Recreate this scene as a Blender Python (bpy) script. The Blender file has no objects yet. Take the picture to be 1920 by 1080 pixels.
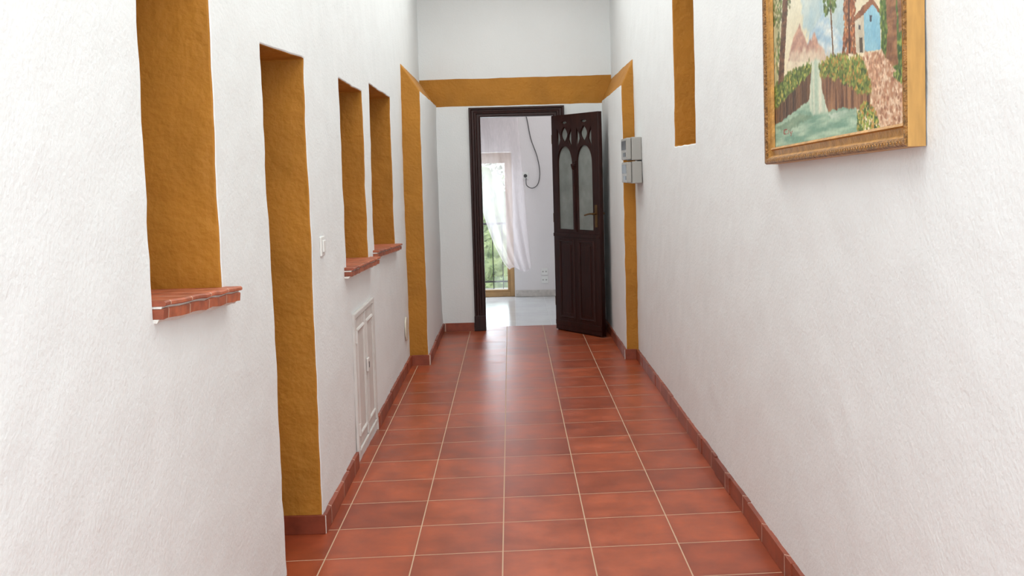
import bpy, bmesh, math, random
import numpy as np
from mathutils import Vector, Matrix, noise
random.seed(5)
scene=bpy.context.scene
COL=scene.collection
scene.view_settings.view_transform='Standard'
scene.view_settings.look='None'
scene.view_settings.exposure=0.0

# ------------------------------------------------------------ materials
def lin(c):
    r=[]
    for v in c:
        v=v/255.0
        r.append(v/12.92 if v<=0.04045 else ((v+0.055)/1.055)**2.4)
    return (r[0],r[1],r[2],1.0)

def mat(name,rgb,rough=.5,metal=0.0,var=.0,vscale=5.0,bump=0.0,bscale=40.0,bump2=0.0,b2scale=6.0,spec=.5,rgb2=None,stretch=None):
    m=bpy.data.materials.new(name); m.use_nodes=True
    nt=m.node_tree; N=nt.nodes; L=nt.links
    b=N['Principled BSDF']
    b.inputs['Roughness'].default_value=rough
    b.inputs['Metallic'].default_value=metal
    b.inputs['Specular IOR Level'].default_value=spec
    tc=N.new('ShaderNodeTexCoord')
    src=tc.outputs['Object']
    if stretch:
        mp=N.new('ShaderNodeMapping'); mp.inputs['Scale'].default_value=stretch
        L.new(src,mp.inputs['Vector']); src=mp.outputs['Vector']
    c=lin(rgb)
    n=N.new('ShaderNodeTexNoise'); n.inputs['Scale'].default_value=vscale; n.inputs['Detail'].default_value=5
    L.new(src,n.inputs['Vector'])
    rp=N.new('ShaderNodeValToRGB')
    rp.color_ramp.elements[0].position=.3; rp.color_ramp.elements[1].position=.7
    if rgb2 is None:
        c0=tuple(max(0,v*(1-var)) for v in c[:3])+(1,); c1=tuple(min(1,v*(1+var)) for v in c[:3])+(1,)
    else:
        c0=c; c1=lin(rgb2)
    rp.color_ramp.elements[0].color=c0; rp.color_ramp.elements[1].color=c1
    L.new(n.outputs['Fac'],rp.inputs['Fac']); L.new(rp.outputs['Color'],b.inputs['Base Color'])
    if bump>0:
        n2=N.new('ShaderNodeTexNoise'); n2.inputs['Scale'].default_value=bscale; n2.inputs['Detail'].default_value=3
        L.new(src,n2.inputs['Vector'])
        bp=N.new('ShaderNodeBump'); bp.inputs['Strength'].default_value=bump; bp.inputs['Distance'].default_value=.01
        L.new(n2.outputs['Fac'],bp.inputs['Height'])
        last=bp
        if bump2>0:
            n3=N.new('ShaderNodeTexNoise'); n3.inputs['Scale'].default_value=b2scale; n3.inputs['Detail'].default_value=2
            L.new(src,n3.inputs['Vector'])
            bp2=N.new('ShaderNodeBump'); bp2.inputs['Strength'].default_value=bump2; bp2.inputs['Distance'].default_value=.03
            L.new(n3.outputs['Fac'],bp2.inputs['Height']); L.new(bp.outputs['Normal'],bp2.inputs['Normal']); last=bp2
        L.new(last.outputs['Normal'],b.inputs['Normal'])
    return m

M_white=mat('white_plaster',(234,237,237),.85,var=.015,vscale=3,bump=.2,bscale=80,bump2=.12,b2scale=7,spec=.12)
M_yel=mat('ochre_paint',(178,121,43),.6,var=.11,vscale=4,bump=.42,bscale=55,bump2=.38,b2scale=12,spec=.25)
M_ceil=mat('ceiling_paint',(232,232,230),.9,var=.01,spec=.1)
M_room=mat('room_plaster',(230,226,226),.85,var=.015,vscale=3,bump=.12,bscale=60,spec=.2)
M_wood=mat('dark_mahogany',(44,17,12),.38,var=.4,vscale=9,bump=.06,bscale=30,stretch=(6,6,.8),spec=.3)
M_gold=mat('gilded_wood',(184,134,66),.42,metal=.3,var=.25,vscale=30,bump=.3,bscale=120)
M_goldrim=mat('ornate_gilded_rim',(142,100,50),.42,metal=.3,var=.55,vscale=75,bump=1.0,bscale=110)
M_goldside=mat('plain_gold_edge',(190,144,78),.5,var=.15,vscale=8,stretch=(8,8,1.5))
M_meter=mat('grey_plastic',(166,165,160),.5,var=.03)
M_plug=mat('socket_grey',(176,176,172),.5)
M_dark=mat('dark_plastic',(50,50,48),.35,var=.1)
M_plast=mat('white_plastic',(235,235,232),.35,var=.01)
M_metalw=mat('white_painted_metal',(214,210,206),.55,var=.07,vscale=8,bump=.1,bscale=40)
M_brass=mat('aged_brass',(120,92,58),.35,metal=.9,var=.2,vscale=20)
M_cable=mat('grey_cable',(90,88,88),.5)
M_iron=mat('black_iron',(30,30,30),.5)
M_gframe=mat('golden_wood_frame',(178,140,92),.45,var=.12,vscale=12)
M_leaf=mat('green_leaves',(84,106,64),.7,var=.4,vscale=6,rgb2=(158,174,122))
M_ground=mat('garden_ground',(150,150,120),.9,var=.2)
M_marb=mat('marbled_skirting',(196,190,184),.35,var=.15,vscale=25)
M_cream=mat('cream_plastic',(222,214,196),.5)
M_mortar=mat('rough_mortar',(226,222,216),.85,var=.05,bump=.5,bscale=70)

def brick_mat(name,ca,cb,cg,wx,wy,ox,oy,shear,rough,mortar=.003,cloud=.35,rr=.12,cloudscale=5,bump=.25,rot=None,edge=0.0):
    m=bpy.data.materials.new(name); m.use_nodes=True
    nt=m.node_tree; N=nt.nodes; L=nt.links; b=N['Principled BSDF']
    tc=N.new('ShaderNodeTexCoord'); sp=N.new('ShaderNodeSeparateXYZ'); L.new(tc.outputs['Object'],sp.inputs[0])
    def mth(op,a,bv):
        n=N.new('ShaderNodeMath'); n.operation=op
        for i,v in enumerate((a,bv)):
            if isinstance(v,(int,float)): n.inputs[i].default_value=v
            else: L.new(v,n.inputs[i])
        return n.outputs[0]
    X=sp.outputs[0]; Y=sp.outputs[1]
    if rot=='SUM': X=mth('ADD',sp.outputs[0],sp.outputs[1]); Y=sp.outputs[2]
    if rot=='Y': X=sp.outputs[1]; Y=sp.outputs[2]
    xx=mth('SUBTRACT',X,ox)
    yy=mth('SUBTRACT',mth('SUBTRACT',Y,oy),mth('MULTIPLY',xx,shear))
    cb_=N.new('ShaderNodeCombineXYZ'); L.new(xx,cb_.inputs[0]); L.new(yy,cb_.inputs[1])
    def brick(mortar_,ms):
        br=N.new('ShaderNodeTexBrick'); br.offset=0.0; br.squash=1.0
        br.inputs['Scale'].default_value=1.0; br.inputs['Brick Width'].default_value=wx; br.inputs['Row Height'].default_value=wy
        br.inputs['Mortar Size'].default_value=mortar_; br.inputs['Mortar Smooth'].default_value=ms
        br.inputs['Color1'].default_value=lin(ca); br.inputs['Color2'].default_value=lin(cb); br.inputs['Mortar'].default_value=lin(cg)
        L.new(cb_.outputs[0],br.inputs['Vector']); return br
    br=brick(mortar,.15)
    n=N.new('ShaderNodeTexNoise'); n.inputs['Scale'].default_value=cloudscale; n.inputs['Detail'].default_value=6; n.inputs['Roughness'].default_value=.6
    L.new(tc.outputs['Object'],n.inputs['Vector'])
    rp=N.new('ShaderNodeValToRGB'); rp.color_ramp.elements[0].position=.32; rp.color_ramp.elements[1].position=.68
    rp.color_ramp.elements[0].color=(1-cloud,1-cloud*1.05,1-cloud*1.1,1); rp.color_ramp.elements[1].color=(1+cloud*.5,1+cloud*.65,1+cloud*.6,1)
    L.new(n.outputs['Fac'],rp.inputs['Fac'])
    mx=N.new('ShaderNodeMix'); mx.data_type='RGBA'; mx.blend_type='MULTIPLY'
    L.new(mth('SUBTRACT',1.0,br.outputs['Fac']),mx.inputs[0])
    L.new(br.outputs['Color'],mx.inputs[6]); L.new(rp.outputs['Color'],mx.inputs[7])
    colout=mx.outputs[2]
    if edge>0:
        b2=brick(.05,1.0)
        e1_=mth('MULTIPLY',mth('MULTIPLY',b2.outputs['Fac'],mth('SUBTRACT',1.0,br.outputs['Fac'])),edge)
        m2=N.new('ShaderNodeMix'); m2.data_type='RGBA'; m2.blend_type='MIX'
        L.new(e1_,m2.inputs[0]); L.new(colout,m2.inputs[6]); m2.inputs[7].default_value=lin((120,48,28)); colout=m2.outputs[2]
    L.new(colout,b.inputs['Base Color'])
    r1=mth('MULTIPLY',n.outputs['Fac'],rr); r2=mth('ADD',r1,rough-rr*.5)
    r3=mth('ADD',r2,mth('MULTIPLY',br.outputs['Fac'],.4)); L.new(r3,b.inputs['Roughness'])
    bp=N.new('ShaderNodeBump'); bp.inputs['Strength'].default_value=bump; bp.inputs['Distance'].default_value=.004
    h=mth('SUBTRACT',mth('MULTIPLY',n.outputs['Fac'],.5),br.outputs['Fac']); L.new(h,bp.inputs['Height'])
    L.new(bp.outputs['Normal'],b.inputs['Normal'])
    return m
M_tile=brick_mat('terracotta_floor_tile',(178,84,49),(152,68,40),(200,168,140),.333,.327,-.066,3.83,.05,.35,mortar=.0026,cloud=.30,cloudscale=6,edge=.30,rr=.14)
M_mtile=brick_mat('pale_marble_tile',(208,210,212),(200,202,205),(168,168,168),.33,.33,.02,9.6,0,.18,mortar=.0025,cloud=.04,bump=.04)
M_base=brick_mat('terracotta_skirting',(158,76,50),(128,56,36),(214,180,160),.333,2.0,.1,-1.0,0,.42,mortar=.0035,rot='SUM',cloudscale=9)
M_sill=brick_mat('terracotta_sill_tile',(188,102,68),(158,80,54),(204,176,154),.15,2.0,.03,-1.0,0,.55,mortar=.0026,rot='Y',cloudscale=16,cloud=.42)

def glass_mat(name,rgb,transp,rough):
    m=bpy.data.materials.new(name); m.use_nodes=True
    nt=m.node_tree; N=nt.nodes; L=nt.links; N.remove(N['Principled BSDF'])
    out=N['Material Output']; t=N.new('ShaderNodeBsdfTransparent'); g=N.new('ShaderNodeBsdfGlossy'); g.inputs['Roughness'].default_value=rough
    g.inputs['Color'].default_value=lin(rgb); mx=N.new('ShaderNodeMixShader'); mx.inputs[0].default_value=1-transp
    L.new(t.outputs[0],mx.inputs[1]); L.new(g.outputs[0],mx.inputs[2]); L.new(mx.outputs[0],out.inputs['Surface'])
    return m
M_glass=glass_mat('clear_glass',(235,240,240),.93,.03)
def sheer_mat():
    m=bpy.data.materials.new('sheer_fabric'); m.use_nodes=True
    nt=m.node_tree; N=nt.nodes; L=nt.links; N.remove(N['Principled BSDF']); out=N['Material Output']
    d=N.new('ShaderNodeBsdfDiffuse'); d.inputs['Color'].default_value=lin((246,238,240))
    tl=N.new('ShaderNodeBsdfTranslucent'); tl.inputs['Color'].default_value=lin((246,238,240))
    t=N.new('ShaderNodeBsdfTransparent')
    a=N.new('ShaderNodeMixShader'); a.inputs[0].default_value=.5; L.new(d.outputs[0],a.inputs[1]); L.new(tl.outputs[0],a.inputs[2])
    wv=N.new('ShaderNodeTexNoise'); wv.inputs['Scale'].default_value=20
    mr=N.new('ShaderNodeMapRange'); mr.inputs[3].default_value=.42; mr.inputs[4].default_value=.58
    L.new(wv.outputs['Fac'],mr.inputs[0])
    b=N.new('ShaderNodeMixShader'); L.new(mr.outputs[0],b.inputs[0]); L.new(t.outputs[0],b.inputs[1]); L.new(a.outputs[0],b.inputs[2])
    L.new(b.outputs[0],out.inputs['Surface']); return m
M_sheer=sheer_mat()
M_frost=mat('frosted_glass',(134,140,136),.25,var=.16,vscale=9,spec=.5)

# ------------------------------------------------------------ helpers
def tag(o,label=None,cat=None,kind=None,group=None):
    if label: o['label']=label
    if cat: o['category']=cat
    if kind: o['kind']=kind
    if group: o['group']=group
def obj_from_bm(name,bm,mats,parent=None,bevel=0.0,smooth=False,seg=2):
    me=bpy.data.meshes.new(name); bm.to_mesh(me); bm.free()
    if not isinstance(mats,(list,tuple)): mats=[mats]
    for m in mats: me.materials.append(m)
    if smooth:
        for p in me.polygons: p.use_smooth=True
    o=bpy.data.objects.new(name,me); COL.objects.link(o)
    if parent is not None: o.parent=parent
    if bevel>0:
        md=o.modifiers.new('bevel','BEVEL'); md.width=bevel; md.segments=seg; md.limit_method='ANGLE'; md.angle_limit=math.radians(35)
    return o
def bx(bm,x0,x1,y0,y1,z0,z1,mi=0):
    vs=[bm.verts.new(p) for p in ((x0,y0,z0),(x1,y0,z0),(x1,y1,z0),(x0,y1,z0),(x0,y0,z1),(x1,y0,z1),(x1,y1,z1),(x0,y1,z1))]
    for q in ((0,3,2,1),(4,5,6,7),(0,1,5,4),(1,2,6,5),(2,3,7,6),(3,0,4,7)):
        f=bm.faces.new([vs[i] for i in q]); f.material_index=mi
def boxes(name,lst,mats,parent=None,bevel=0.0):
    bm=bmesh.new()
    for b in lst: bx(bm,*b)
    return obj_from_bm(name,bm,mats,parent,bevel)
def empty(name,loc,label,cat,kind=None,group=None):
    e=bpy.data.objects.new(name,None); COL.objects.link(e); e.location=loc; e.empty_display_size=.1
    tag(e,label,cat,kind,group); return e
def cyl(bm,p0,p1,r,n=16,r2=None):
    p0=Vector(p0); p1=Vector(p1); d=(p1-p0); a=d.normalized()
    t=Vector((0,0,1)) if abs(a.z)<.9 else Vector((1,0,0))
    u=a.cross(t).normalized(); v=a.cross(u)
    r2=r if r2 is None else r2
    A=[bm.verts.new(p0+(u*math.cos(2*math.pi*i/n)+v*math.sin(2*math.pi*i/n))*r) for i in range(n)]
    B=[bm.verts.new(p1+(u*math.cos(2*math.pi*i/n)+v*math.sin(2*math.pi*i/n))*r2) for i in range(n)]
    for i in range(n):
        bm.faces.new((A[i],A[(i+1)%n],B[(i+1)%n],B[i]))
    bm.faces.new(A[::-1]); bm.faces.new(B)
def tube(bm,pts,r,n=8):
    pts=[Vector(p) for p in pts]; rings=[]
    for i,p in enumerate(pts):
        d=(pts[min(i+1,len(pts)-1)]-pts[max(i-1,0)]).normalized()
        t=Vector((0,1,0)) if abs(d.y)<.9 else Vector((1,0,0))
        u=d.cross(t).normalized(); v=d.cross(u)
        rings.append([bm.verts.new(p+(u*math.cos(2*math.pi*k/n)+v*math.sin(2*math.pi*k/n))*r) for k in range(n)])
    for a,b in zip(rings,rings[1:]):
        for k in range(n): bm.faces.new((a[k],a[(k+1)%n],b[(k+1)%n],b[k]))
    bm.faces.new(rings[0][::-1]); bm.faces.new(rings[-1])
def smooth_path(pts,sub=6):
    out=[]; P=[Vector(p) for p in pts]
    for i in range(len(P)-1):
        p0=P[max(i-1,0)];p1=P[i];p2=P[i+1];p3=P[min(i+2,len(P)-1)]
        for k in range(sub):
            t=k/sub
            out.append(.5*((2*p1)+(p2-p0)*t+(2*p0-5*p1+4*p2-p3)*t*t+(3*p1-p0-3*p2+p3)*t**3))
    out.append(P[-1]); return out

def wob(p,amp):
    q=p+noise.noise_vector(p*2.3)*amp+noise.noise_vector(p*11.0+Vector((7,3,1)))*amp*.8
    return q
def lines(lo,hi,step,extra):
    ex=sorted(set(round(e,4) for e in extra if lo<=e<=hi)|{lo,hi}); out=[]
    for a,b in zip(ex,ex[1:]):
        n=max(1,int(round((b-a)/step)))
        for i in range(n): out.append(round(a+(b-a)*i/n,5))
    out.append(hi); return out
def build_wall(name,a0,a1,b0,b1,holes,mp,mats,slot=None,step=.045,amp=.0045,exa=(),exb=(),bevel=.008,label=''):
    la=lines(a0,a1,step,[h[0] for h in holes]+[h[1] for h in holes]+list(exa))
    lb=lines(b0,b1,step,[h[2] for h in holes]+[h[3] for h in holes]+list(exb))
    bm=bmesh.new(); cache={}
    def V(a,b,d):
        k=(round(a,4),round(b,4),round(d,4))
        if k not in cache: cache[k]=bm.verts.new(wob(mp(a,b,d),amp))
        return cache[k]
    def Q(ps,s):
        f=bm.faces.new([V(*p) for p in ps]); f.material_index=s
    for i in range(len(la)-1):
        for j in range(len(lb)-1):
            ca=(la[i]+la[i+1])/2; cb=(lb[j]+lb[j+1])/2; d=0; skip=False
            for h in holes:
                if h[0]<ca<h[1] and h[2]<cb<h[3]:
                    if h[6]: d=h[4]
                    else: skip=True
            if skip: continue
            Q([(la[i],lb[j],d),(la[i+1],lb[j],d),(la[i+1],lb[j+1],d),(la[i],lb[j+1],d)],(slot(ca,cb) if slot and d==0 else 0))
    for h in holes:
        ld=lines(0,h[4],step,[])
        A=[x for x in la if h[0]-1e-6<=x<=h[1]+1e-6]; B=[x for x in lb if h[2]-1e-6<=x<=h[3]+1e-6]
        for d0,d1 in zip(ld,ld[1:]):
            for a in (h[0],h[1]):
                for q0,q1 in zip(B,B[1:]): Q([(a,q0,d0),(a,q1,d0),(a,q1,d1),(a,q0,d1)],h[5])
            for b in (h[2],h[3]):
                if b<=b0+1e-6: continue
                for q0,q1 in zip(A,A[1:]): Q([(q0,b,d0),(q1,b,d0),(q1,b,d1),(q0,b,d1)],h[5])
    bmesh.ops.recalc_face_normals(bm,faces=bm.faces)
    for e in bm.edges:
        if len(e.link_faces)==2 and e.calc_face_angle(0)>.6: e.smooth=False
    o=obj_from_bm(name,bm,mats,None,bevel,smooth=True)
    tag(o,label or 'rough white plastered wall','wall','structure')
    return o

# ------------------------------------------------------------ camera
th=math.atan(137/1950); rr_=0.028
fw=Vector((0,math.cos(th),-math.sin(th))); u0=Vector((0,math.sin(th),math.cos(th))); r0=Vector((1,0,0))
up=math.cos(rr_)*u0+math.sin(rr_)*r0; rt=math.cos(rr_)*r0-math.sin(rr_)*u0
cam=bpy.data.cameras.new('camera'); co=bpy.data.objects.new('camera',cam); COL.objects.link(co); scene.camera=co
R=Matrix((rt,up,-fw)).transposed()
co.matrix_world=Matrix.Translation((0,0,1.42))@R.to_4x4()
cam.sensor_width=36; cam.lens=1950/1920*36; cam.shift_y=-78/1920; cam.clip_start=.05

# ------------------------------------------------------------ shell
CH=3.3
def sstep(t): t=max(0,min(1,t)); return t*t*(3-2*t)
def mpL(a,b,d):
    x=-.79-.055*(1-sstep((a-3.6)/.5))
    y=a
    w=max(0,1-abs(a-3.66)/.25); y-= .06*w*max(0,b)/1.9
    return Vector((x-d,y,b))
holesL=[(2.42,3.0,1.10,2.06,.42,1,True),(3.66,4.09,-.03,1.885,.42,1,True),(4.93,5.70,.962,1.885,.42,1,True),(5.96,7.03,.95,1.95,.42,1,True)]
build_wall('wall_left',-1.2,9.55,-.03,CH+.02,holesL,mpL,[M_white,M_yel],exa=(3.6,4.1),label='white plastered wall with deep ochre-painted openings')
def mpR(a,b,d): return Vector((.93+d,a,b))
build_wall('wall_right',-1.2,9.55,-.03,CH+.02,[(5.21,5.88,1.545,2.6,.38,1,True)],mpR,[M_white,M_yel],label='white plastered wall with a narrow ochre window recess')
def mpB(a,b,d): return Vector((a,9.40+d,b))
build_wall('wall_back',-.86,1.0,-.03,CH+.02,[(-.31,.455,-.03,1.975,.13,0,False)],mpB,[M_white,M_yel],slot=lambda a,b: 1 if 2.03<b<2.275 else 0,exb=(2.03,2.275),step=.05,amp=.004,label='white end wall with an ochre painted band')

def side_wall(name,xi,xo,label):
    bm=bmesh.new(); s=1 if xo>xi else -1
    prof=[(xi,z) for z in np.linspace(-.03,2.045,36)]+[(xi+(xo-xi)*t,2.045+.245*t) for t in (.25,.5,.75,1.0)]
    ys=np.linspace(7.75,9.44,30); C={}
    def V(x,y,z):
        k=(round(x,4),round(y,4),round(z,4))
        if k not in C: C[k]=bm.verts.new(wob(Vector((x,y,z)),.005))
        return C[k]
    for i in range(len(prof)-1):
        for j in range(len(ys)-1):
            (x0,z0),(x1,z1)=prof[i],prof[i+1]
            f=bm.faces.new([V(x0,ys[j],z0),V(x0,ys[j+1],z0),V(x1,ys[j+1],z1),V(x1,ys[j],z1)]); f.material_index=1 if z0>=2.04 else 0
    for i in range(len(prof)-1):
        (x0,z0),(x1,z1)=prof[i],prof[i+1]
        a=[V(x0,7.75,z0),V(x1,7.75,z1)]
        b=[V(xo,7.75,z1)] if abs(x1-xo)>1e-6 else []
        c=[V(xo,7.75,z0)]
        f=bm.faces.new(a+b+c); f.material_index=1
    bmesh.ops.recalc_face_normals(bm,faces=bm.faces)
    for e in bm.edges:
        if len(e.link_faces)==2 and e.calc_face_angle(0)>.4: e.smooth=False
    o=obj_from_bm(name,bm,[M_white,M_yel],None,.008,smooth=True); tag(o,label,'wall','structure')
side_wall('wall_inner_left',-.65,-.815,'thicker white wall section with ochre edge and sloped top')
side_wall('wall_inner_right',.84,.955,'thicker white wall section with ochre edge and sloped top')

o=boxes('floor',[(-1.35,1.35,-1.2,9.62,-.12,0)],M_tile); tag(o,'glossy terracotta red square tiles with pale grout','floor','structure')
o=boxes('floor_far',[(-1.75,2.35,9.62,12.0,-.12,-.001)],M_mtile); tag(o,'polished pale grey marble tiles','floor','structure')
o=boxes('ceiling',[(-1.4,1.4,-1.2,9.6,CH,CH+.1)],M_ceil); tag(o,'plain white ceiling','ceiling','structure')
def plainwall(name,a0,a1,b0,b1,holes,mp,label):
    return build_wall(name,a0,a1,b0,b1,holes,mp,[M_room,M_room],step=.2,amp=.0,bevel=0,label=label)
plainwall('wall_far',-1.7,2.3,-.03,2.72,[(-1.02,.02,-.03,1.665,.22,0,False)],lambda a,b,d:Vector((a,11.9+d,b)),'pale plastered wall around the balcony window')
plainwall('wall_far_left',9.5,11.95,-.03,2.72,[],lambda a,b,d:Vector((-1.65,a,b)),'pale plastered side wall')
plainwall('wall_far_right',9.5,11.95,-.03,2.72,[],lambda a,b,d:Vector((2.25,a,b)),'pale plastered side wall')
plainwall('wall_far_front',-1.7,2.3,-.03,2.72,[(-.31,.455,-.03,1.975,.01,0,False)],lambda a,b,d:Vector((a,9.54-d,b)),'pale plastered wall around the doorway')
o=boxes('ceiling_far',[(-1.75,2.35,9.53,12.15,2.7,2.8)],M_ceil); tag(o,'plain white ceiling','ceiling','structure')
o=boxes('baseboard_far',[(.03,2.25,11.885,11.9,0,.075)],M_marb,bevel=.003); tag(o,'grey marbled stone skirting','baseboard','structure')

# skirting made of single tiles laid end to end with tiny steps
rsb=random.Random(9)
def tiles_run(bm,axis,fix0,fix1,s0,s1,h=.077,L=.333):
    n=max(1,int(round((s1-s0)/L)))
    for i in range(n):
        a=s0+(s1-s0)*i/n+.0015; b=s0+(s1-s0)*(i+1)/n-.0015
        dh=rsb.uniform(-.004,.003); dd=rsb.uniform(-.0015,.0025)
        if axis=='y':
            if fix1>0: bx(bm,fix0-dd,fix1,a,b,0,h+dh)
            else: bx(bm,fix0,fix1+dd,a,b,0,h+dh)
        else: bx(bm,a,b,fix0-dd,fix1,0,h+dh)
    if axis=='y':
        m=.003
        if fix1>0: bx(bm,fix0+m,fix1,s0,s1,0,h-.004,1)
        else: bx(bm,fix0,fix1-m,s0,s1,0,h-.004,1)
    else: bx(bm,s0,s1,fix0+.003,fix1,0,h-.004,1)
bm=bmesh.new()
tiles_run(bm,'x',4.075,4.09,-1.25,-.776); tiles_run(bm,'y',-.80,-.776,4.09,5.02)
tiles_run(bm,'y',-.80,-.776,5.78,7.735); tiles_run(bm,'x',7.735,7.76,-.776,-.636); tiles_run(bm,'y',-.66,-.636,7.76,9.40)
o=obj_from_bm('baseboard_left',bm,[M_base,M_mortar],None,.002); tag(o,'terracotta tile skirting along the plastered wall','baseboard','structure')
bm=bmesh.new(); tiles_run(bm,'x',9.385,9.41,-.635,-.36)
o=obj_from_bm('baseboard_back',bm,[M_base,M_mortar],None,.002); tag(o,'terracotta tile skirting beside the door frame','baseboard','structure')
bm=bmesh.new(); tiles_run(bm,'y',.915,.94,-1.2,7.735); tiles_run(bm,'x',7.735,7.76,.826,.915); tiles_run(bm,'y',.826,.85,7.76,9.40)
o=obj_from_bm('baseboard_right',bm,[M_base,M_mortar],None,.002); tag(o,'terracotta tile skirting along the plastered wall','baseboard','structure')

# ------------------------------------------------------------ window sills
def sill(y0,y1,zn,zf,xn,xf,xi,label,t=.036):
    loc=Vector(((xf+xi)/2,(y0+y1)/2,min(zn,zf)-t-.010))
    e=empty('window_sill',loc,label,'window sill')
    n=max(3,int((y1-y0)/.03))
    def strip(pf,name,m_,amp):
        bm=bmesh.new(); rings=[]
        for i in range(n+1):
            y=y0+(y1-y0)*i/n; z=zn+(zf-zn)*i/n; xo=xn+(xf-xn)*i/n
            rings.append([bm.verts.new((x+amp*noise.noise(Vector((x*5,y*20,0))),y,z+dz+amp*noise.noise(Vector((y*17,x*9,3))))) for x,dz in pf(xo)])
        m=len(rings[0])
        for a,b in zip(rings,rings[1:]):
            for k in range(m): bm.faces.new((a[k],a[(k+1)%m],b[(k+1)%m],b[k]))
        bm.faces.new(rings[0][::-1]); bm.faces.new(rings[-1])
        bmesh.ops.recalc_face_normals(bm,faces=bm.faces)
        bmesh.ops.translate(bm,verts=bm.verts,vec=-loc)
        obj_from_bm(name,bm,m_,e)
    strip(lambda xo:[(xi,0),(xo-.10,0),(xo-.004,0),(xo,-.004),(xo,-.010),(xo-.004,-.0125),(xo-.016,-.013),(xi,-.013)],'sill_tiles',M_sill,.003)
    strip(lambda xo:[(xi,-.012),(xo-.010,-.012),(xo-.012,-.019),(xi,-.019)],'mortar_bed',M_mortar,.004)
    strip(lambda xo:[(xi,-.018),(xo-.008,-.018),(xo-.006,-.021),(xo-.008,-t),(xi,-t)],'edge_tiles',M_sill,.004)
    strip(lambda xo:[(xi,-t+.001),(xo-.018,-t+.001),(xo-.024,-t-.009),(xi,-t-.009)],'plaster_fillet',M_mortar,.006)
sill(2.42,3.04,1.145,1.112,-.815,-.795,-1.26,'terracotta tiled window sill with pale joints in plaster wall',.043)
sill(4.86,5.77,.999,.980,-.745,-.735,-1.2,'terracotta tiled window sill with pale joints',.040)
sill(5.90,7.06,1.004,.966,-.755,-.745,-1.2,'terracotta tiled window sill with pale joints',.040)

# ------------------------------------------------------------ sweep frame
def frame_sweep(bm,mp,rect,prof,widths=(1,1,1,1),closed=True,slots=None):
    a0,a1,b0,b1=rect; wl,wr,wb,wt=widths; rings=[]
    for (o_,h) in prof:
        rings.append([bm.verts.new(mp(a,b,h)) for a,b in ((a0-o_*wl,b0-o_*wb),(a1+o_*wr,b0-o_*wb),(a1+o_*wr,b1+o_*wt),(a0-o_*wl,b1+o_*wt))])
    rng=range(4) if closed else (1,2,3)
    for i in range(len(rings)-1):
        for k in rng:
            f=bm.faces.new((rings[i][k],rings[i][(k+1)%4],rings[i+1][(k+1)%4],rings[i+1][k]))
            if slots: f.material_index=slots[i]
# ------------------------------------------------------------ door
d1=empty('door_1',(.07,9.40,0),'dark mahogany door with gothic glass panels standing open','door','structure')
bm=bmesh.new()
prof=[(-.0,-.12),(0,.01),(.008,.018),(.03,.018),(.036,.028),(.05,.03),(.056,.022),(.075,.024),(.082,.036),(.096,.036),(.1,.03),(.1,0)]
L0=Vector((.07,9.40,0))
frame_sweep(bm,lambda a,b,h:Vector((a,9.40-h,b))-L0,(-.256,.40,0,1.93),prof,closed=False,widths=(1,1,0,.85))
bmesh.ops.recalc_face_normals(bm,faces=bm.faces)
fr=obj_from_bm('door_frame',bm,M_wood,d1)
for s in (-1,1):
    xc=-.306 if s<0 else .45
    boxes('plinth_block',[(xc-.052-L0.x,xc+.052-L0.x,9.36-L0.y,9.40-L0.y,0,.14)],M_wood,d1,.004)
W=.668; LH=1.905
e1=Vector((.546,-.838,0)).normalized(); nn=Vector((e1.y,-e1.x,0))
hinge=Vector((.40,9.352,.012))
TM=Matrix.Translation(hinge-L0)@Matrix(((e1.x,0,nn.x),(e1.y,0,nn.y),(0,1,0))).to_4x4()
def arch(u0,u1,z0,zs,za,n=10):
    uc=(u0+u1)/2; pts=[(u0,z0),(u1,z0),(u1,zs)]
    for i in range(1,n):
        t=i/n; pts.append((u1-(u1-uc)*(1-math.cos(t*math.pi/2)), zs+(za-zs)*math.sin(t*math.pi/2)**.85))
    pts.append((uc,za))
    for i in range(n-1,0,-1):
        t=i/n; pts.append((u0+(uc-u0)*(1-math.cos(t*math.pi/2)), zs+(za-zs)*math.sin(t*math.pi/2)**.85))
    pts.append((u0,zs)); return pts
def lens(uc,zc,w,h,n=10):
    pts=[]
    for i in range(n): t=i/n; pts.append((uc+w*math.sin(math.pi*t),zc-h+2*h*t))
    for i in range(n): t=i/n; pts.append((uc-w*math.sin(math.pi*t),zc+h-2*h*t))
    return pts
cu=bpy.data.curves.new('leafc','CURVE'); cu.dimensions='2D'; cu.fill_mode='BOTH'; cu.extrude=.019; cu.bevel_depth=.0025; cu.bevel_resolution=1
def spl(pts):
    s=cu.splines.new('POLY'); s.points.add(len(pts)-1)
    for i,(a,b) in enumerate(pts): s.points[i].co=(a,b,0,1)
    s.use_cyclic_u=True
spl([(0,0),(W,0),(W,LH),(0,LH)])
PAN=[(.075,.295),(.36,.58)]
for (a,b) in PAN:
    c=(a+b)/2
    spl(arch(a,b,.90,1.46,1.635))
    spl(lens(c,1.735,.05,.072))
    for s in (-1,1):
        m=c+s*.108
        spl([(m,1.60),(m-s*.035,1.655),(m-s*.052,1.69),(m-s*.045,1.73),(m-s*.02,1.77),(m,1.80)])
    spl([(c-.045,1.835),(c,1.822),(c+.045,1.835),(c+.03,1.85),(c-.03,1.85)])
co_=bpy.data.objects.new('leafc',cu); COL.objects.link(co_)
dg=bpy.context.evaluated_depsgraph_get(); dg.update()
me=bpy.data.meshes.new_from_object(co_.evaluated_get(dg)); bpy.data.objects.remove(co_)
me.transform(TM); me.materials.clear(); me.materials.append(M_wood); me.name='door_leaf'
leaf=bpy.data.objects.new('door_leaf',me); COL.objects.link(leaf); leaf.parent=d1
leaf['label']='dark wood leaf with pointed arch tracery'
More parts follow.
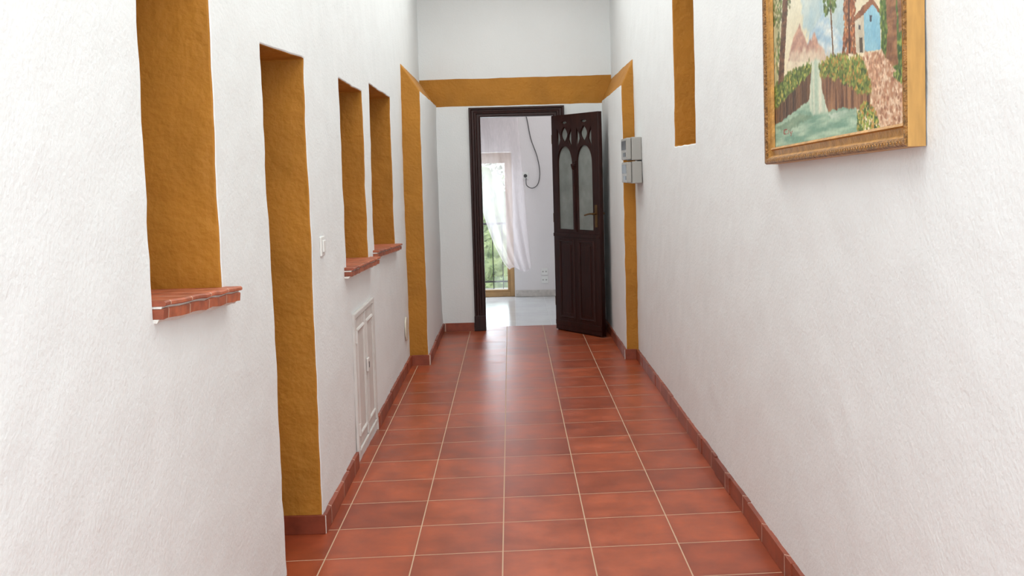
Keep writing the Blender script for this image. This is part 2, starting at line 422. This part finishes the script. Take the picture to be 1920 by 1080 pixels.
for (a,b) in PAN:
    bm=bmesh.new(); bx(bm,a-.01,b+.01,.885,1.86,-.004,.004); bmesh.ops.transform(bm,matrix=TM,verts=bm.verts)
    g=obj_from_bm('glass_pane',bm,M_frost,leaf); g['label']='pale frosted glass pane'
for (a,b) in PAN:
    for s in (1,-1):
        bm=bmesh.new()
        mpf=lambda u,z,h: Vector((u,z,s*(.019+h)))
        frame_sweep(bm,mpf,(a+.02,b-.02,.13,.79),[(-.0,0),(.0,.006),(.008,.012),(.016,.010),(.022,.0)])
        bx(bm,a+.045,b-.045,.155,.765,min(s*.015,s*.026),max(s*.015,s*.026))
        bmesh.ops.recalc_face_normals(bm,faces=bm.faces)
        bmesh.ops.transform(bm,matrix=TM,verts=bm.verts)
        obj_from_bm('raised_panel',bm,M_wood,leaf,.004)
bm=bmesh.new()
bx(bm,.0,W,.835,.865,.018,.03); bx(bm,.0,W,.04,.085,.018,.026)
bx(bm,.303,.352,.88,1.5,.018,.028)
cyl(bm,(.3275,.9,.028),(.3275,1.42,.028),.011,12); cyl(bm,(.3275,1.42,.03),(.3275,1.46,.03),.012,12,r2=.026); cyl(bm,(.3275,1.46,.03),(.3275,1.475,.03),.026,12)
bmesh.ops.transform(bm,matrix=TM,verts=bm.verts)
obj_from_bm('rail_moulding',bm,M_wood,leaf,.003)
bm=bmesh.new()
for s in (1,-1):
    bx(bm,.605,.638,.93,1.12,min(s*.019,s*.024),max(s*.019,s*.024))
    cyl(bm,(.622,1.045,s*.02),(.622,1.045,s*.065),.009,12)
    tube(bm,smooth_path([(.625,1.045,s*.062),(.59,1.046,s*.064),(.545,1.04,s*.06),(.505,1.032,s*.055)],4),.008,8)
bmesh.ops.transform(bm,matrix=TM,verts=bm.verts)
g=obj_from_bm('lever_handle',bm,M_brass,leaf,.001); g['label']='aged brass lever handle on a long plate'
for z in (.25,1.0,1.7):
    bm=bmesh.new(); cyl(bm,(-.004,z-.04,.014),(-.004,z+.04,.014),.008,10)
    bmesh.ops.transform(bm,matrix=TM,verts=bm.verts)
    obj_from_bm('hinge',bm,M_brass,d1)

# ------------------------------------------------------------ painting
PO=Vector((.93,2.325,1.455))
pe=empty('framed_painting',PO,'gold framed oil landscape with cottage, cliffs and waterfall','painting')
pe.rotation_euler=(-.023,0,0)
PL=1.285; PH=.95
wn,wf_,wb=.022,.085,.055
bm=bmesh.new()
prof=[(0,.030),(.02,.040),(.14,.044),(.2,.036),(.5,.033),(.62,.040),(.72,.047),(.92,.047),(1.0,.040),(1.0,.0)]
slots=[0,0,0,0,0,1,1,1,2]
frame_sweep(bm,lambda a,b,h:Vector((-h-.002,a,b)),(wn,PL-wf_,wb,PH-wb),prof,widths=(wn,wf_,wb,wb),slots=slots)
bmesh.ops.recalc_face_normals(bm,faces=bm.faces)
nb=64
for i in range(nb):
    y=.03+(PL-.06)*i/(nb-1)
    for sgn in (-1,1):
        p0=Vector((-.0475,y,.010)); p1=Vector((-.0475,y+sgn*.008,.0165))
        cyl(bm,p0,p1,.0028,6,r2=.0012)
for f in bm.faces:
    if len(f.verts)==6 or (f.calc_area()<.0001): f.material_index=0
fo=obj_from_bm('picture_frame',bm,[M_gold,M_goldrim,M_goldside],pe); fo['label']='gilded wooden frame with an ornate outer rim'

def vn(x,y,seed=0):
    xi=np.floor(x).astype(np.int64); yi=np.floor(y).astype(np.int64); xf=x-xi; yf=y-yi
    def hsh(a,b):
        h=(a*374761393+b*668265263+seed*982451653)&0xffffffff
        h=((h^(h>>13))*1274126177)&0xffffffff
        return ((h^(h>>16))&0xffff)/65535.0
    u=xf*xf*(3-2*xf); v=yf*yf*(3-2*yf)
    return (hsh(xi,yi)*(1-u)+hsh(xi+1,yi)*u)*(1-v)+(hsh(xi,yi+1)*(1-u)+hsh(xi+1,yi+1)*u)*v
def fb(x,y,s): return .55*vn(x,y,s)+.3*vn(x*2.1,y*2.1,s+1)+.15*vn(x*4.3,y*4.3,s+2)
# sketch grid units -> canvas (projective map of the sketch rectangle to the canvas)
def sk(x,y):
    d=fw*1950+rt*(x-960)+up*(462-y); t=.892/d.x; p=Vector((0,0,1.42))+d*t
    yy=p.y-PO.y; zz=p.z-PO.z+.023*yy
    return (yy,zz)
NY,NZ=440,330; ya,yb=wn-.004,PL-wf_+.004; za,zb=wb-.004,PH-wb+.004
gy=ya+(yb-ya)*np.linspace(0,1,NY+1)**1.15; gz=za+(zb-za)*np.linspace(0,1,NZ+1)**1.35
Yg,Zg=np.meshgrid(gy,gz,indexing='ij')
jx=(fb(Yg*60,Zg*60,3)-.5); jz=(fb(Yg*60,Zg*60,9)-.5)
img=np.zeros(Yg.shape+(3,))
g=np.clip((Zg-.3)/.5,0,1)[...,None]
img[:]=np.array([232,218,182])*(1-g)+np.array([200,210,200])*g
n0=fb(Yg*8,Zg*10,5)[...,None]
img=img*(.92+.16*n0)
def inpoly(P,X,Y):
    c=np.zeros(X.shape,bool); n=len(P)
    for i in range(n):
        x1,y1=P[i]; x2,y2=P[(i+1)%n]
        if y1==y2: continue
        cond=((y1>Y)!=(y2>Y))&(X<(x2-x1)*(Y-y1)/(y2-y1)+x1); c^=cond
    return c
def layer(pts,c1,c2,jit=.012,ns=40,nsz=None,seed=1,alpha=1.0,soft=0):
    global img
    P=[sk(*p) for p in pts]
    m=inpoly(P,Yg+jx*jit*2,Zg+jz*jit*2).astype(float)
    for _ in range(soft):
        m[1:-1,1:-1]=(m[1:-1,1:-1]*2+m[:-2,1:-1]+m[2:,1:-1]+m[1:-1,:-2]+m[1:-1,2:])/6
    n=fb(Yg*ns,Zg*(nsz or ns),seed); n=np.clip((n-.25)*2,0,1)[...,None]
    c=np.array(c1)*(1-n)+np.array(c2)*n
    a=(m[...,None]*alpha)
    img=img*(1-a)+c*a
rs=np.random.RandomState(4)
def dabs(pts,cols,n,ry=.009,rz=.006,alpha=.8):
    P=[sk(*p) for p in pts]; ys=[p[0] for p in P]; zs=[p[1] for p in P]
    k=0; tries=0
    while k<n and tries<n*8:
        tries+=1
        y=rs.uniform(min(ys),max(ys)); z=rs.uniform(min(zs),min(max(zs),.62))
        if not inpoly(P,np.array([y]),np.array([z]))[0]: continue
        k+=1
        a=ry*rs.uniform(.5,1.3); b=rz*rs.uniform(.5,1.3); th_=rs.uniform(-.9,.9)
        i0,i1=np.searchsorted(gy,[y-a*1.5,y+a*1.5]); j0,j1=np.searchsorted(gz,[z-a*1.5,z+a*1.5])
        if i1<=i0 or j1<=j0: continue
        dy=Yg[i0:i1,j0:j1]-y; dz=Zg[i0:i1,j0:j1]-z
        u=dy*math.cos(th_)+dz*math.sin(th_); v=-dy*math.sin(th_)+dz*math.cos(th_)
        m=np.clip(1.4*(1-(u/a)**2-(v/b)**2),0,1)[...,None]*alpha
        c=np.array(cols[rs.randint(len(cols))])*rs.uniform(.88,1.1)
        img[i0:i1,j0:j1]=img[i0:i1,j0:j1]*(1-m)+c*m
DG=(50,74,34); MG=(90,120,44); LG=(152,166,80); YG=(192,174,88); OR=(182,130,62)
layer([(1497,-40),(1590,-40),(1580,62),(1545,85),(1503,55)],(138,178,196),(196,212,210),.03,10,seed=2,alpha=.75,soft=8)
layer([(1503,104),(1516,62),(1530,38),(1541,22),(1556,45),(1570,60),(1584,84),(1584,112)],(150,182,200),(220,226,220),.01,18,40,seed=4,soft=3)
layer([(1474,114),(1484,72),(1496,45),(1503,66),(1511,82),(1519,70),(1524,60),(1531,82),(1540,94),(1552,116)],(212,168,142),(168,128,114),.008,24,50,seed=6,soft=3)
layer([(1470,128),(1480,98),(1520,92),(1560,100),(1600,98),(1604,116),(1540,128)],(230,220,192),(210,190,166),.02,16,seed=8,alpha=.75,soft=10)
layer([(1443,-60),(1462,-60),(1460,60),(1455,150),(1448,165)],(150,148,100),(196,182,140),.03,25,seed=9,alpha=.7,soft=4)
dabs([(1440,-40),(1484,-40),(1478,16),(1466,46),(1446,60)],[DG,MG,(120,120,70),(96,96,50)],260,.012,.007,.75)
dabs([(1446,120),(1456,60),(1452,30),(1462,90),(1462,150)],[DG,MG,(150,130,80)],80,.012,.008,.6)
layer([(1440,180),(1455,150),(1485,128),(1516,116),(1518,130),(1480,150),(1455,175)],(82,100,44),(130,138,62),.02,60,seed=11,soft=1)
layer([(1470,-80),(1479,-80),(1465,168),(1455,168)],(74,48,34),(126,88,60),.004,30,100,seed=12)
layer([(1549.5,-60),(1552,-60),(1560,110),(1557.5,110)],(104,78,54),(120,90,60),.002,30,seed=13)
dabs([(1540,-6),(1550,-30),(1566,-4),(1560,24),(1552,14),(1545,30),(1541,14)],[DG,MG,(120,132,66)],110,.012,.006,.8)
dabs([(1577,-60),(1600,-60),(1601,98),(1575,106),(1580,50)],[(126,66,40),(176,104,62),(146,84,52),(196,134,84),(96,60,40)],420,.011,.007,.85)
layer([(1586,-60),(1589,-60),(1591,100),(1587,100)],(76,46,34),(90,56,40),.002,30,seed=16)
layer([(1599,38),(1616,20),(1618,99),(1601,99)],(210,202,180),(188,176,152),.002,30,seed=17)
layer([(1616,22),(1631,2),(1646,20),(1647,92),(1617,98)],(126,178,198),(152,198,210),.002,30,seed=18)
layer([(1595,43),(1598,31),(1620,4),(1632,-6),(1648,20),(1644,24),(1632,6),(1617,25)],(120,76,52),(156,104,70),.003,60,seed=19)
layer([(1607,70),(1613,69),(1614,98),(1608,98)],(70,60,50),(90,76,60),.001)
layer([(1627,28),(1631,27),(1631,40),(1627,40)],(60,66,76),(80,80,90),.001)
layer([(1606,46),(1610,45),(1610,55),(1606,55)],(90,84,80),(80,80,90),.001)
layer([(1646,-60),(1702,-60),(1702,165),(1668,150),(1648,125)],(50,78,34),(96,120,52),.02,40,seed=20,soft=1)
dabs([(1646,-40),(1702,-40),(1702,160),(1668,150),(1648,125)],[DG,MG,LG,(74,100,44),(110,124,60)],500,.009,.006,.7)
layer([(1655,-60),(1674,-60),(1679,122),(1654,126),(1660,60)],(116,76,50),(162,116,78),.005,30,90,seed=21,soft=1)
layer([(1676,-60),(1697,-60),(1697,56),(1681,60)],(120,80,54),(162,118,80),.005,30,90,seed=22,soft=1)
layer([(1440,290),(1445,225),(1515,185),(1600,200),(1612,240),(1600,262)],(118,156,134),(178,200,174),.01,8,60,seed=23,soft=2)
layer([(1517,112),(1534,110),(1538,160),(1549,208),(1518,216),(1511,190)],(222,220,196),(176,196,174),.008,60,6,seed=24,alpha=.95,soft=8)
layer([(1440,205),(1490,152),(1518,128),(1513,188),(1482,212),(1440,242)],(60,42,32),(128,92,62),.006,90,10,seed=25,soft=1)
layer([(1440,180),(1465,152),(1490,130),(1517,118),(1517,134),(1490,162),(1440,215)],(78,98,42),(120,130,56),.012,60,seed=26,soft=1)
dabs([(1440,180),(1465,150),(1490,126),(1517,116),(1517,138),(1490,164),(1440,215)],[DG,MG,LG,YG,(70,88,40)],320,.011,.006,.8)
layer([(1534,138),(1570,146),(1632,162),(1626,198),(1600,206),(1575,202),(1549,211),(1538,170)],(84,54,40),(166,122,86),.008,100,8,seed=27,soft=1)
layer([(1531,120),(1545,110),(1560,103),(1590,107),(1620,106),(1634,168),(1604,174),(1572,150),(1534,142)],(84,104,44),(140,134,62),.02,50,seed=28,soft=1)
dabs([(1531,120),(1545,108),(1560,101),(1590,105),(1620,104),(1634,170),(1604,176),(1572,152),(1534,144)],[DG,MG,LG,YG,OR,(110,126,56)],560,.009,.006,.8)
layer([(1612,102),(1650,94),(1668,128),(1704,148),(1706,260),(1638,236),(1628,200),(1632,165)],(178,130,98),(226,196,166),.015,34,seed=30,soft=1)
dabs([(1612,102),(1650,94),(1668,128),(1704,148),(1706,260),(1638,236),(1628,200),(1632,165)],[(238,214,186),(208,166,134),(170,118,88),(224,192,160),(190,142,112),(152,102,76)],700,.008,.006,.75)
dabs([(1602,208),(1618,190),(1636,203),(1644,240),(1602,246)],[DG,MG,LG,YG,OR],220,.009,.006,.85)
dabs([(1670,140),(1702,112),(1702,160),(1680,150)],[DG,MG,LG],120,.009,.006,.8)
layer([(1450,240),(1500,212),(1520,218),(1470,250)],(86,114,90),(130,150,120),.01,10,60,seed=34,alpha=.6,soft=4)
layer([(1545,214),(1600,205),(1606,216),(1560,226)],(214,220,202),(150,176,152),.01,10,70,seed=35,alpha=.7,soft=3)
for q in ([(1466,243),(1467.5,243),(1466.5,252),(1465,252)],[(1466,243),(1472,242),(1472,243.5),(1466,244.5)],[(1466,251),(1472,250),(1472,251.5),(1466,252.5)],[(1474,244),(1475,244),(1474,252),(1473,252)],[(1476,246),(1477,246),(1479,250),(1478,251)],[(1481,245),(1482,245),(1479,255),(1478,255)]):
    layer(q,(170,52,40),(150,40,34),.0)
img*= (.96+.12*fb(Yg*140,Zg*140,77))[...,None]
img=np.clip(img,0,255)/255.0
lin_=np.where(img<=.04045,img/12.92,((img+.055)/1.055)**2.4)
hgt=fb(Yg*120,Zg*120,50)*.001
verts=[(-.030-float(hgt[i,j]),float(Yg[i,j]),float(Zg[i,j])) for i in range(NY+1) for j in range(NZ+1)]
faces=[(i*(NZ+1)+j,(i+1)*(NZ+1)+j,(i+1)*(NZ+1)+j+1,i*(NZ+1)+j+1) for i in range(NY) for j in range(NZ)]
me=bpy.data.meshes.new('canvas'); me.from_pydata(verts,[],faces)
ca=me.color_attributes.new('paint','FLOAT_COLOR','POINT')
arr=np.ones(((NY+1)*(NZ+1),4),np.float32); arr[:,:3]=lin_.reshape(-1,3); ca.data.foreach_set('color',arr.ravel())
me.polygons.foreach_set('use_smooth',[True]*len(me.polygons))
mp_=bpy.data.materials.new('oil_paint'); mp_.use_nodes=True
nt=mp_.node_tree; at=nt.nodes.new('ShaderNodeVertexColor'); at.layer_name='paint'
nt.links.new(at.outputs['Color'],nt.nodes['Principled BSDF'].inputs['Base Color']); nt.nodes['Principled BSDF'].inputs['Roughness'].default_value=.5
me.materials.append(mp_)
cv=bpy.data.objects.new('canvas',me); COL.objects.link(cv); cv.parent=pe; cv['label']='oil painted river landscape with cottage'

# ------------------------------------------------------------ meter boxes
def meter(z0,z1,yn,yf,label):
    L=Vector((.93,(yn+yf)/2,z0)); e=empty('meter_box',L,label,'electrical box',group='electrical boxes on the wall')
    y0=yn-L.y; y1=yf-L.y; h=z1-z0
    boxes('housing',[(-.075,-.004,y0,y1,0,h)],M_meter,e,.006)
    boxes('cover',[(-.112,-.077,y0+.004,y1-.004,.004,h-.004)],M_meter,e,.008)
    boxes('display_window',[(-.1135,-.109,y0+.03,y1-.03,h*.46,h*.86)],M_dark,e,.001)
    boxes('switch_slot',[(-.1145,-.109,y0+.05,y1-.14,h*.16,h*.34)],M_dark,e,.001)
meter(1.325,1.48,7.30,7.64,'small grey plastic meter box with dark windows')
meter(1.488,1.65,7.30,7.64,'small grey plastic meter box with dark windows')

# ------------------------------------------------------------ light switch
L=Vector((-.79,4.30,1.10)); e=empty('light_switch',L,'white plastic rocker light switch on plastered wall','light switch')
boxes('cover_plate',[(.0,.009,-.04,.04,0,.082)],M_plast,e,.004)
boxes('rocker',[(.009,.016,-.024,.024,.016,.066)],M_plast,e,.003)
L=Vector((-.79,7.50,.315)); e=empty('wall_cover_plate',L,'small round off-white blanking plate on wall','cover plate')
bm=bmesh.new(); cyl(bm,(0,0,.0),(.012,0,.0),.075,28)
for v in bm.verts: v.co.z*=1.15
obj_from_bm('plate',bm,M_cream,e,.004)

# ------------------------------------------------------------ access door
Z0=.05;Z1=.755;Y0=5.03;Y1=5.75
L=Vector((-.79,(Y0+Y1)/2,Z0)); e=empty('access_door',L,'low white painted metal utility cupboard door','utility door')
mpa=lambda a,b,h:Vector((h,a-L.y,b-L.z))
bm=bmesh.new(); frame_sweep(bm,mpa,(Y0+.028,Y1-.028,Z0+.028,Z1-.028),[(0,.0),(0,.010),(.004,.014),(.024,.014),(.028,.011),(.028,0)]); bmesh.ops.recalc_face_normals(bm,faces=bm.faces)
obj_from_bm('door_frame',bm,M_metalw,e)
ym=(Y0+Y1)/2
for (a,b) in ((Y0+.032,ym-.003),(ym+.003,Y1-.032)):
    bm=bmesh.new(); bx(bm,.0,.007,a-L.y,b-L.y,.032,Z1-Z0-.032)
    frame_sweep(bm,mpa,(a+.055,b-.055,Z0+.10,Z1-.10),[(0,.006),(0,.012),(.008,.016),(.016,.012),(.020,.006)])
    bx(bm,.006,.014,a-L.y,a+.01-L.y,.032,Z1-Z0-.032); bx(bm,.006,.014,b-.01-L.y,b-L.y,.032,Z1-Z0-.032)
    bmesh.ops.recalc_face_normals(bm,faces=bm.faces)
    p=obj_from_bm('door_panel',bm,M_metalw,e,.0015)
boxes('latch',[(.014,.026,ym-.03-L.y,ym+.02-L.y,.36,.43)],M_metalw,e,.004)
boxes('keyhole',[(.0265,.028,ym-.014-L.y,ym+.0-L.y,.38,.41)],M_dark,e)
for z in (.10,.56):
    bm=bmesh.new(); cyl(bm,(.016,Y0+.02-L.y,z),(.016,Y0+.02-L.y,z+.06),.007,10)
    obj_from_bm('hinge',bm,M_metalw,e)

# ------------------------------------------------------------ far window
w=empty('window_1',(-.5,12.0,0),'tall golden framed glazed balcony door','window','structure')
def wbx(name,l,m,bev=.003,par=w):
    return boxes(name,[(a+.5,b+.5,c-12.0,d-12.0,z0,z1) for a,b,c,d,z0,z1 in l],m,par,bev)
wbx('window_frame',[(-1.02,-.97,11.96,12.03,0,1.66),(-.03,.02,11.96,12.03,0,1.66),(-.97,-.03,11.96,12.03,1.57,1.66),(-.97,-.03,11.96,12.03,0,.055)],M_gframe)
wbx('window_sash',[(-.97,-.94,11.975,12.01,.055,1.57),(-.06,-.03,11.975,12.01,.055,1.57),(-.94,-.06,11.975,12.01,1.54,1.57),(-.94,-.06,11.975,12.01,.055,.08)],M_gframe)
wbx('glass_pane',[(-.945,-.055,11.99,11.994,.075,1.545)],M_glass,0)
o=boxes('floor_balcony',[(-1.8,1.2,12.12,13.0,-.15,-.01)],M_marb); tag(o,'pale stone balcony slab','balcony floor','structure')
L=Vector((-.3,12.9,-.01)); e=empty('balcony_railing',L,'black wrought iron balcony railing','railing')
boxes('top_rail',[(-1.4,1.4,-.02,.02,.80,.825)],M_iron,e); boxes('bottom_rail',[(-1.4,1.4,-.012,.012,.08,.1)],M_iron,e)
bm=bmesh.new(); cyl(bm,(-1.38,0,0),(-1.38,0,.8),.006,8); b0=obj_from_bm('baluster',bm,M_iron,e)
for i in range(1,24):
    b=b0.copy(); b.parent=e; b.location=(i*.12,0,0); COL.objects.link(b)
o=boxes('ground',[(-14,14,13.05,40,-1.6,-1.5)],M_ground); tag(o,'dry garden ground','ground','structure')
def shrub(loc,rx,rz,seed,nl=2200):
    rnd=random.Random(seed)
    e=empty('shrub',loc,'leafy green garden shrub in bright sun','shrub',group='garden shrubs')
    bm=bmesh.new(); bmesh.ops.create_icosphere(bm,subdivisions=3,radius=1)
    for v in bm.verts:
        k=1+.3*noise.noise(v.co*2.2+Vector((seed,0,0))); v.co=Vector((v.co.x*rx*k*.85,v.co.y*rx*k*.85,v.co.z*rz*k*.85+rz))
    for i in range(nl):
        d=Vector((rnd.gauss(0,1),rnd.gauss(0,1),rnd.gauss(0,1))).normalized(); k=1+.3*noise.noise(d*2.2+Vector((seed,0,0)))
        k*=rnd.uniform(.82,1.08)
        p=Vector((d.x*rx*k,d.y*rx*k,d.z*rz*k+rz)); s=rnd.uniform(.035,.075)
        a=Vector((rnd.gauss(0,1),rnd.gauss(0,1),rnd.gauss(0,1))).normalized(); b=a.cross(d)
        if b.length<.01: continue
        b.normalize()
        if p.z<.02: continue
        vs=[bm.verts.new(p-a*s),bm.verts.new(p+b*s*.4),bm.verts.new(p+a*s),bm.verts.new(p-b*s*.4)]; bm.faces.new(vs)
    obj_from_bm('foliage',bm,M_leaf,e)
    bm=bmesh.new(); cyl(bm,(0,0,0),(0,0,rz),.05,10,r2=.03); obj_from_bm('trunk',bm,M_goldrim,e)
shrub((-.35,15.0,-1.5),.85,1.15,3)
shrub((-2.7,15.6,-1.5),.8,1.0,8)
shrub((-.9,18.4,-1.5),1.2,1.75,12)
shrub((1.9,16.0,-1.5),.8,1.1,17)

# ------------------------------------------------------------ curtain
cz=[2.22,2.03,1.80,1.57,1.36,1.15,.95,.78,.63,.48,.40,.33]
cl=[-.62,-.55,-.49,-.45,-.40,-.345,-.31,-.26,-.21,-.14,-.10,-.04]
cr=[.10,.11,.12,.13,.14,.155,.165,.175,.185,.195,.205,.21]
ce=empty('sheer_curtain',(-.2,11.75,.33),'sheer white curtain gathered to one side of window','curtain')
bm=bmesh.new(); NU,NV=90,60; G=[]
for j in range(NV+1):
    z=2.22+(.33-2.22)*j/NV
    a=np.interp(-z,[-v for v in cz],cl); b=np.interp(-z,[-v for v in cz],cr); row=[]
    wdt=b-a; amp=.004+.016*(1-min(1,wdt/.72))
    for i in range(NU+1):
        t=i/NU; x=a+wdt*t+.004*math.sin(t*30+z*3)
        y=amp*math.sin(t*2*math.pi*4+1.6*math.sin(z*2.0))+.005*math.sin(t*17+z*4)
        zz=z+(.025*math.sin(t*7) if j==NV else 0)
        row.append(bm.verts.new((x+.2,y,zz-.33)))
    G.append(row)
for j in range(NV):
    for i in range(NU): bm.faces.new((G[j][i],G[j][i+1],G[j+1][i+1],G[j+1][i]))
obj_from_bm('curtain_fabric',bm,M_sheer,ce,smooth=True)
bm=bmesh.new(); cyl(bm,(-1.0,0,1.90),(.36,0,1.90),.011,12)
obj_from_bm('curtain_rod',bm,M_brass,ce)
for x in (-.9,.32):
    bm=bmesh.new(); cyl(bm,(x,0,1.90),(x,.15,1.90),.007,8); obj_from_bm('rod_bracket',bm,M_brass,ce)

# ------------------------------------------------------------ cable and outlets
L=Vector((.175,11.9,1.345)); e=empty('wall_outlet',L,'white wall socket with a dark plug inserted','power outlet')
boxes('outlet_plate',[(-.035,.035,-.012,-.001,0,.085)],M_plast,e,.004)
bm=bmesh.new(); cyl(bm,(0,-.012,.042),(0,-.035,.042),.02,16); obj_from_bm('plug',bm,M_dark,e,.003)
ec=empty('hanging_cable',(.2,11.88,1.22),'thin dark cable looping down the wall','cable')
pts=[(.185,11.862,1.36),(.18,11.860,1.33),(.19,11.865,1.275),(.25,11.875,1.245),(.315,11.877,1.29),(.34,11.88,1.42),(.315,11.882,1.60),(.25,11.885,1.80),(.215,11.887,2.0),(.19,11.887,2.15),(.19,11.887,2.45)]
bm=bmesh.new(); tube(bm,smooth_path([Vector(p)-Vector((.2,11.88,1.22)) for p in pts],6),.005,8); obj_from_bm('cord',bm,M_cable,ec,smooth=True)
for z,lab in ((.245,'white double wall socket above skirting'),(.15,'white double wall socket above skirting')):
    L=Vector((.365,11.9,z)); e=empty('wall_outlet',L,lab,'power outlet',group='sockets near the skirting')
    boxes('outlet_plate',[(-.04,.04,-.011,-.001,0,.08)],M_plast,e,.004)
    for x in (-.018,.018):
        bm=bmesh.new(); cyl(bm,(x,-.0112,.04),(x,-.0125,.04),.009,14)
        obj_from_bm('socket_hole',bm,M_plug,e)

# ------------------------------------------------------------ light
wd=bpy.data.worlds.new('world'); scene.world=wd; wd.use_nodes=True
bg=wd.node_tree.nodes['Background']; bg.inputs['Color'].default_value=(.91,.96,1.0,1); bg.inputs['Strength'].default_value=1.8
def area(name,loc,rot,sx,sy,en,col):
    l=bpy.data.lights.new(name,'AREA'); l.shape='RECTANGLE'; l.size=sx; l.size_y=sy; l.energy=en; l.color=col
    o=bpy.data.objects.new(name,l); COL.objects.link(o); o.location=loc; o.rotation_euler=rot; return o
area('overhead_fill',(0,4.4,3.25),(0,0,0),1.2,8.6,84,(.98,1,.975))  # added area lamp under the closed ceiling, fills the hall; no roof opening
area('entry_daylight',(.1,-1.1,1.9),(math.radians(90),0,0),1.6,2.4,38,(.91,.98,1.0))
area('balcony_daylight',(-.5,12.25,.95),(math.radians(-90),0,0),1.0,1.5,26,(.78,.89,1.0))
area('far_room_area',(.6,10.8,2.66),(0,0,0),1.6,1.4,14,(1,.99,.98))  # area lamp below the far room ceiling, without a fixture
sun=bpy.data.lights.new('sun','SUN'); sun.energy=3; sun.angle=.02; so=bpy.data.objects.new('sun',sun); COL.objects.link(so); so.rotation_euler=(math.radians(30),math.radians(25),0)
